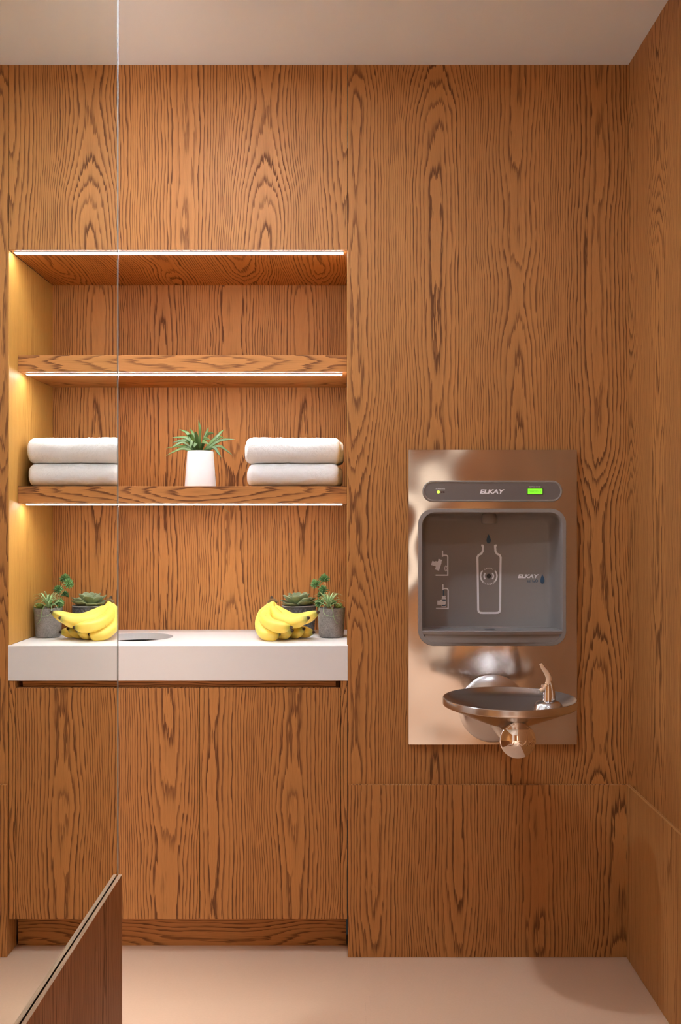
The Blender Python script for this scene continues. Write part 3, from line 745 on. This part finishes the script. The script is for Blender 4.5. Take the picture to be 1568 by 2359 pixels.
# ------------------------------------------------------------------ towels
def towel(x0, x1, y0, y1, z0, z1, label, seed, tilt_=0.0, sag=0.004):
    t = thing('towel', ((x0 + x1) / 2, (y0 + y1) / 2, z0), label, 'towel', 'folded white towels on the lower shelf')
    def body(name, x0, x1, y0, y1, z0, z1, rad, nx=64, nc=56):
        loops = []; cy, cz = (y0 + y1) / 2, (z0 + z1) / 2; hy, hz = (y1 - y0) / 2, (z1 - z0) / 2
        xs_ = []
        re = 0.016
        for i in range(7): a = PI / 2 * i / 6; xs_.append((x0 + re * (1 - math.sin(a)) if False else x0 + re * (1 - math.cos(a)), math.sin(a)))
        for i in range(1, nx): xs_.append((x0 + re + (x1 - x0 - 2 * re) * i / nx, 1.0))
        for i in range(7): a = PI / 2 * i / 6; xs_.append((x1 - re * (1 - math.sin(a)), math.cos(a)))
        for x, k in xs_:
            ins = re * 0.85 * (1 - k)
            l = []
            rr = rrect(cy - hy + ins, cy + hy - ins, cz - hz + ins, cz + hz - ins, max(0.002, min(rad, hz - ins - 0.0005)), nc // 4)
            u = (x - x0) / (x1 - x0)
            for yy, z_ in rr:
                nz = mnoise.noise(Vector((x * 14 + seed, yy * 14, z_ * 14))) * 0.0026 + mnoise.noise(Vector((x * 60, yy * 60 + seed, z_ * 60))) * 0.0011 + mnoise.noise(Vector((x * 190, yy * 190 + seed, z_ * 190))) * 0.0015
                top = max(0.0, (z_ - cz) / hz)
                dz = -sag * top * (abs(2 * u - 1) ** 3) + tilt_ * (u - 0.5) * top
                bot = max(0.0, -(z_ - cz) / hz)
                l.append((x, yy + (-nz if yy < cy else nz), z_ + dz + (nz * top) + bot * abs(nz) * 0.3))
            loops.append(l)
        return loft(name, loops, M['terry'], t, True, True, flip=True)
    h = z1 - z0
    body('fold', x0 + 0.004, x1 - 0.004, y0, y1 - 0.01, z0, z1, h * 0.5)
    body('under_fold', x0 - 0.004, x1 + 0.006, y0 + 0.045, y1, z0 + 0.003, z1 - 0.006, h * 0.42, 40)
    return t
ty0, ty1 = 0.080, 0.285
tm = Z(1067, ty0)
towel(X(567, ty0), X(783, ty0), ty0, ty1, SH2T + 0.0005, tm, 'bottom folded white towel of the stack, lying on the oak shelf', 1.3, 0.0, 0.001)
towel(X(562, ty0), X(786, ty0), ty0 - 0.002, ty1 - 0.004, tm + 0.0005, Z(1005, ty0), 'top folded white towel of the stack on the oak shelf', 5.7, -0.002, 0.003)

# ------------------------------------------------------------------ spiky plant in the white pot
wy = 0.155
wx = X(461.5, wy)
r0 = 35.8 * (D + wy) / F; r1 = 29.5 * (D + wy) / F; hh = Z(1039.5, wy) - SH2T
pp = thing('potted_plant', (wx, wy, SH2T), 'spiky green plant in tapered white pot on the lower shelf', 'potted plant')
lathe('pot', [(0, 0.0), (r0 - 0.002, 0.0), (r0, 0.002), (r1 + 0.0006, hh - 0.003), (r1 - 0.0006, hh), (r1 - 0.003, hh), (r1 - 0.004, hh - 0.004), (r1 - 0.003, hh - 0.02), (0, hh - 0.02)], (wx, wy, SH2T), M['pot_white'], pp, 64)
lathe('soil', [(0, hh - 0.009), (r1 - 0.006, hh - 0.010), (r1 - 0.003, hh - 0.014)][::-1], (wx, wy, SH2T), M['soil'], pp, 32)
base = Vector((wx - 0.003, wy, SH2T + hh - 0.006))
AG = [  # control points in the picture (mid, tip), depth of mid / tip relative to the pot, half width
 ((418, 1034), (381, 1051), 0.010, 0.02, .0066), ((425, 1028), (379, 1033.5), 0.02, 0.05, .0058), ((430, 1009), (391, 1009), 0.01, 0.02, .0064), ((428, 1015), (396, 1020), -0.02, -0.04, .0064),
 ((420, 1019), (391, 1034), -0.01, -0.03, .0066), ((432, 999), (412, 989), 0.015, 0.03, .0066), ((446, 1003), (437, 987), 0.03, 0.05, .0060), ((460.5, 990), (457, 967), 0.0, 0.004, .0052),
 ((474, 1003), (481, 984), 0.03, 0.05, .0062), ((500, 1006), (517, 989), 0.012, 0.03, .0072), ((478, 1001), (494, 998), -0.012, -0.03, .0062), ((505, 1008), (521, 1010), 0.03, 0.06, .0060),
 ((505, 1016), (542, 1012), 0.0, 0.0, .0070), ((505, 1028), (537, 1050), 0.01, 0.01, .0068), ((493, 1031), (510, 1055), -0.015, -0.03, .0070), ((443, 1015), (438, 1035), -0.035, -0.055, .0074),
 ((466, 1019), (482, 1024), -0.035, -0.06, .0090), ((452, 1003), (450, 994), -0.015, -0.02, .0066), ((470, 1012), (484, 1013), -0.025, -0.05, .0080), ((434, 1045), (428, 1081), 0.035, 0.055, .0060),
 ((441, 1005), (430, 1003), -0.02, -0.04, .0074), ((452, 1022), (446, 1032), -0.04, -0.05, .0085)]
for (mp, tp, dm, dt_, wd) in AG:
    m_ = P(*mp, wy + dm); t_ = P(*tp, wy + dt_)
    b_ = base + Vector(((m_.x - base.x) * 0.18, (m_.y - base.y) * 0.2, 0))
    sd_ = (t_ - b_).cross(Vector((0, -0.85, 0.55)))
    leaf('leaf', [b_, b_.lerp(m_, 0.55) + Vector((0, 0, 0.003)), m_, m_.lerp(t_, 0.55) + Vector((0, 0, 0.0015)), t_], wd * 0.84, M['agave'], pp, 14, 0.0013, 0.25, side=sd_,
         shape=lambda t: max(0.02, (0.72 + 0.55 * t if t < 0.45 else 0.97 * (1 - ((t - 0.45) / 0.55) ** 1.5))))

# ------------------------------------------------------------------ rosette succulent in the quilted slate pot
qy = 0.284; qx = X(688, qy); qr = 39.3 * (D + qy) / F; qh = Z(1394, qy) - CZ
sp_ = thing('potted_plant', (qx, qy, CZ), 'pale rosette succulent in dark grey pot with embossed diamonds', 'potted plant')
ND = 26; rowh = 0.0155
def quilt(a, t):
    if t < 0.004 or t > qh - 0.004: return 0.0
    u = a / (2 * PI) * ND; v = t / rowh
    p = abs(((u + v) % 1.0) - 0.5) * 2; q_ = abs(((u - v) % 1.0) - 0.5) * 2
    return 0.0034 * (min(1 - p, 1 - q_) ** 0.7) - 0.0022
n_ = 46
prof = [(0, 0.0), (qr * 0.86, 0.0), (qr * 0.885, 0.0025)] + [(qr * (0.89 + 0.11 * i / n_), 0.004 + (qh - 0.006) * i / n_) for i in range(n_ + 1)] + [(qr, qh - 0.0012)]
pot = lathe('pot', prof, (qx, qy, CZ), M['slate'], sp_, ND * 10, auto=None, wob=quilt)
lathe('pot_rim', [(qr - 0.0002, qh - 0.0035), (qr + 0.0003, qh - 0.0005), (qr - 0.0006, qh + 0.0004), (qr - 0.0022, qh + 0.0004), (qr - 0.003, qh - 0.0006), (qr - 0.003, qh - 0.02)], (qx, qy, CZ), M['slate_rim'], pot, 80)
lathe('soil', [(0, qh - 0.006), (qr - 0.002, qh - 0.008)][::-1], (qx, qy, CZ), M['soil'], sp_, 40)
def pad(name, root, az, elev, ln, wd, parent, mat, cup=0.3):
    d = Vector((math.cos(az) * math.cos(elev), math.sin(az) * math.cos(elev), math.sin(elev)))
    up = Vector((-math.cos(az) * math.sin(elev), -math.sin(az) * math.sin(elev), math.cos(elev)))
    pts = [root, root + d * ln * 0.35 - up * ln * 0.05, root + d * ln * 0.7 - up * ln * 0.02, root + d * ln + up * ln * 0.10]
    sh = lambda t: max(0.05, (0.42 + 0.95 * t if t < 0.6 else 0.99 * math.sqrt(max(0.0, 1 - ((t - 0.6) / 0.42) ** 2))))
    side = d.cross(up)
    path = bez(pts, 10); loops = []
    for i, p in enumerate(path):
        t = i / 10; wv = wd * sh(t); th = 0.0026 * (1 - 0.55 * t)
        loops.append([p + side * (wv * math.cos(a)) + up * (th * math.sin(a) + cup * wv * math.cos(a) ** 2) for a in [2 * PI * k / 10 for k in range(10)]])
    return loft(name, loops, mat, parent, True, True)
rr_ = random.Random(3)
rc = Vector((qx, qy, CZ + qh - 0.002))
for cnt, el, ln, wd, z_, ph in ((9, 0.12, 0.055, 0.0175, 0.002, 0.2), (8, 0.34, 0.051, 0.0170, 0.006, 0.55), (7, 0.62, 0.041, 0.0150, 0.009, 0.1), (5, 0.98, 0.032, 0.0120, 0.011, 0.4), (3, 1.35, 0.024, 0.0085, 0.012, 0.9)):
    for i in range(cnt):
        az = 2 * PI * i / cnt + ph + rr_.uniform(-.12, .12)
        pad('leaf', rc + Vector((math.cos(az) * 0.004, math.sin(az) * 0.004, z_)), az, el + rr_.uniform(-.08, .08), ln * rr_.uniform(.9, 1.08), wd * rr_.uniform(.9, 1.1), sp_, M['echeveria'])

# ------------------------------------------------------------------ mixed succulents in the concrete pot
cy_ = 0.20; cx_ = X(763, cy_); cr = 31.8 * (D + cy_) / F; ch = Z(1399.5, cy_) - CZ
cp = thing('potted_plant', (cx_, cy_, CZ), 'air plant and tufted succulents in speckled concrete pot on the counter', 'potted plant')
lathe('pot', [(0, 0.0), (cr * 0.78, 0.0), (cr * 0.86, 0.003), (cr * 0.90, 0.010), (cr * 0.935, 0.03), (cr, ch - 0.001), (cr - 0.001, ch), (cr - 0.003, ch), (cr - 0.004, ch - 0.002), (cr - 0.005, ch - 0.03)], (cx_, cy_, CZ), M['concrete'], cp, 64)
lathe('soil', [(0, ch - 0.004), (cr - 0.004, ch - 0.007)][::-1], (cx_, cy_, CZ), M['soil'], cp, 40)
top = CZ + ch
def tuft(c, r, axis, n, seed, mat):
    """a head of narrow leaves, one mesh"""
    rn = random.Random(seed); vs = []; fs = []
    ax_ = Vector(axis).normalized(); s1 = ax_.cross(Vector((0.3, 1, 0.2))).normalized(); s2 = ax_.cross(s1)
    for i in range(n):
        f = (i + 0.5) / n; th = math.acos(1 - 1.35 * f); az = i * 2.39996
        d = (ax_ * math.cos(th) + (s1 * math.cos(az) + s2 * math.sin(az)) * math.sin(th)).normalized()
        sd = d.cross(ax_ + Vector((0.01, 0.02, 0))).normalized(); up = sd.cross(d)
        ln = r * rn.uniform(0.85, 1.1); wd = r * 0.15
        k = len(vs)
        for t, ww in ((0.12, 0.5), (0.55, 1.0), (0.85, 0.75), (1.0, 0.1)):
            p = Vector(c) + d * ln * t + ax_ * (0.10 * r * t * t)
            vs += [p - sd * wd * ww, p + up * wd * ww * 0.7, p + sd * wd * ww, p - up * wd * ww * 0.7]
        for j in range(3):
            for q_ in range(4):
                a, b = k + j * 4 + q_, k + j * 4 + (q_ + 1) % 4; fs.append((a, b, b + 4, a + 4))
        fs.append((k + 12, k + 13, k + 14, k + 15))
    return emit('flower_head', vs, fs, mat, cp, smooth=True)
def EP(x, d, z): return Vector((x, d - D, EYE + z))
heads = [(EP(-0.0711, 2.983, -0.1745), 0.0175, (0.1, -0.5, 1), 46), (EP(-0.0963, 2.93, -0.187), 0.0180, (-0.4, -0.5, 1), 46), (EP(-0.0733, 2.908, -0.203), 0.0160, (0, -0.6, 1), 42), (EP(-0.0790, 2.95, -0.221), 0.0150, (-0.2, 0.1, 1), 36),
         (Vector((cx_ - 0.034, cy_ - 0.006, top + 0.012)), 0.0165, (-0.8, -0.5, 0.8), 40), (Vector((cx_ + 0.006, cy_ + 0.026, top + 0.008)), 0.014, (0.2, 0.5, 1), 30)]
for i, (c_, r_, ax_, n) in enumerate(heads):
    tuft(c_, r_, ax_, n, i, M['sedum'])
    rt = Vector((cx_ - 0.012 + 0.003 * i, cy_ + 0.012, top - 0.006))
    sweep('stem', bez([rt, rt.lerp(c_, 0.5) + Vector((0.002, 0, 0.002)), c_], 8), lambda t: 0.0019, M['stem'], cp, 8)
# fleshy leaves at the right
for i in range(9):
    az = i * 2.4; el = 0.25 + 0.1 * i
    pad('leaf', Vector((cx_ + 0.023, cy_ - 0.010, top - 0.002)), az, el, 0.017, 0.0060, cp, M['bean'], 0.15)
# air plant
ac = Vector((X(757, 0.175), 0.175, top + 0.002))
rn = random.Random(11)
for i in range(30):
    az = i * 2.39996; f = i / 29
    el = 1.35 - 1.05 * f; ln = 0.044 * rn.uniform(.85, 1.15)
    d = Vector((math.cos(az), math.sin(az), 0))
    p1 = ac + d * ln * 0.3 * math.cos(el * 0.7) + Vector((0, 0, ln * (0.30 + 0.25 * math.sin(el))))
    p2 = ac + d * ln * (0.25 + 0.55 * math.cos(el)) + Vector((0, 0, ln * (0.25 + 0.75 * math.sin(el))))
    p3 = ac + d * ln * (0.35 + 0.85 * math.cos(el)) + Vector((0, 0, ln * (0.10 + 0.90 * math.sin(el)) - 0.004 * f))
    if p3.x > -0.004: p3.x = -0.004
    leaf('leaf', [ac, p1, p2, p3], 0.0021, M['airplant'], cp, 8, 0.0006, 0.3)
def curl(pts, wd=0.0011):
    Q = [P(px_, py_, y_) for px_, py_, y_ in pts]
    sweep('leaf', bez([ac] + Q, 22), lambda t: wd * (1.25 - t * 0.95), M['airplant'], cp, 6)
yf = cy_ - cr - 0.002
curl([(748, 1393, 0.165), (745, 1402, yf + 0.003), (746, 1413, yf), (756, 1419, yf - 0.001), (770, 1420, yf), (783, 1415, yf + 0.008)])
curl([(760, 1394, 0.160), (766, 1408, yf - 0.001), (769, 1424, yf), (774, 1434, yf + 0.001), (780, 1437.5, yf + 0.003)])
curl([(770, 1390, 0.165), (782, 1392, 0.158), (788, 1402, yf + 0.010), (787, 1415, yf + 0.011)])
curl([(742, 1391, 0.17), (735.5, 1400, yf + 0.016), (733, 1412, yf + 0.022), (737, 1420, yf + 0.016)])
curl([(735, 1386, 0.18), (727, 1388, 0.185), (724, 1391, 0.19)], 0.0016)

# ------------------------------------------------------------------ bananas
bb = thing('banana_bunch', (-0.19, 0.14, CZ), 'bunch of ripe yellow bananas on the white counter before the pots', 'bananas')
def C(x, y, z): return Vector((x, y, CZ + z))
crown = C(-0.2255, 0.224, 0.107)
BAN = [  # control points after the crown, radius
 ([(-0.250, 0.205, 0.078), (-0.2555, 0.150, 0.042), (-0.240, 0.112, 0.0215), (-0.216, 0.104, 0.0180), (-0.198, 0.106, 0.0185)], 0.0178),
 ([(-0.236, 0.200, 0.082), (-0.2405, 0.145, 0.064), (-0.226, 0.105, 0.050), (-0.196, 0.082, 0.0425), (-0.162, 0.073, 0.0425)], 0.0180),
 ([(-0.222, 0.200, 0.083), (-0.2085, 0.165, 0.066), (-0.182, 0.136, 0.054), (-0.148, 0.115, 0.0545), (-0.1135, 0.100, 0.0665)], 0.0178),
 ([(-0.213, 0.216, 0.084), (-0.188, 0.186, 0.067), (-0.155, 0.156, 0.057), (-0.120, 0.130, 0.0635), (-0.086, 0.112, 0.082)], 0.0176),
 ([(-0.232, 0.236, 0.070), (-0.229, 0.200, 0.038), (-0.212, 0.155, 0.0215), (-0.185, 0.125, 0.0190), (-0.161, 0.110, 0.0290)], 0.0172),
 ([(-0.220, 0.240, 0.068), (-0.206, 0.212, 0.036), (-0.178, 0.182, 0.0215), (-0.150, 0.152, 0.0195), (-0.128, 0.132, 0.0320)], 0.0172),
 ([(-0.208, 0.240, 0.068), (-0.186, 0.218, 0.038), (-0.156, 0.194, 0.0225), (-0.126, 0.168, 0.0185), (-0.100, 0.150, 0.0200)], 0.0170)]
for pts, r_ in BAN:
    path = bez([crown] + [C(*p) for p in pts], 34)
    def rad(t, r_=r_):
        if t < 0.22: k = 0.27 + 0.15 * (t / 0.22) + 0.32 * max(0, (t - 0.10) / 0.12) ** 2
        elif t < 0.45: k = 0.76 + 0.24 * math.sin(PI / 2 * (t - 0.22) / 0.23)
        elif t < 0.78: k = 1.0
        else:
            s = (t - 0.78) / 0.22; k = 1.0 - 0.72 * s ** 2.1
        return r_ * k
    bo = sweep('banana', path, rad, M['banana'], bb, 20, shape=lambda a: 1.0 + 0.06 * math.cos(5 * a) , uv=True)
    d = (path[-1] - path[-2]).normalized(); e = path[-1]
    sweep('tip', [e - d * 0.001, e + d * 0.001, e + d * 0.0035, e + d * 0.0048], lambda t: 0.0046 * (1 - 0.35 * t * t), M['banana_tip'], bo, 10)
cpth = bez([crown + Vector((-0.013, -0.004, -0.007)), crown + Vector((-0.005, -0.002, 0.001)), crown + Vector((0.004, 0.0, 0.001)), crown + Vector((0.012, 0.003, -0.006))], 10)
sweep('crown', cpth, lambda t: (0.0050 + 0.0022 * math.sin(PI * t) + 0.0008 * math.sin(9 * t), 0.0042 + 0.0014 * math.sin(PI * t)), M['banana_crown'], bb, 12)
sweep('crown_stub', bez([crown + Vector((-0.002, 0, 0.004)), crown + Vector((-0.004, 0.002, 0.010)), crown + Vector((-0.003, 0.003, 0.013))], 5), lambda t: 0.0052 - 0.002 * t, M['banana_tip'], bb, 9)
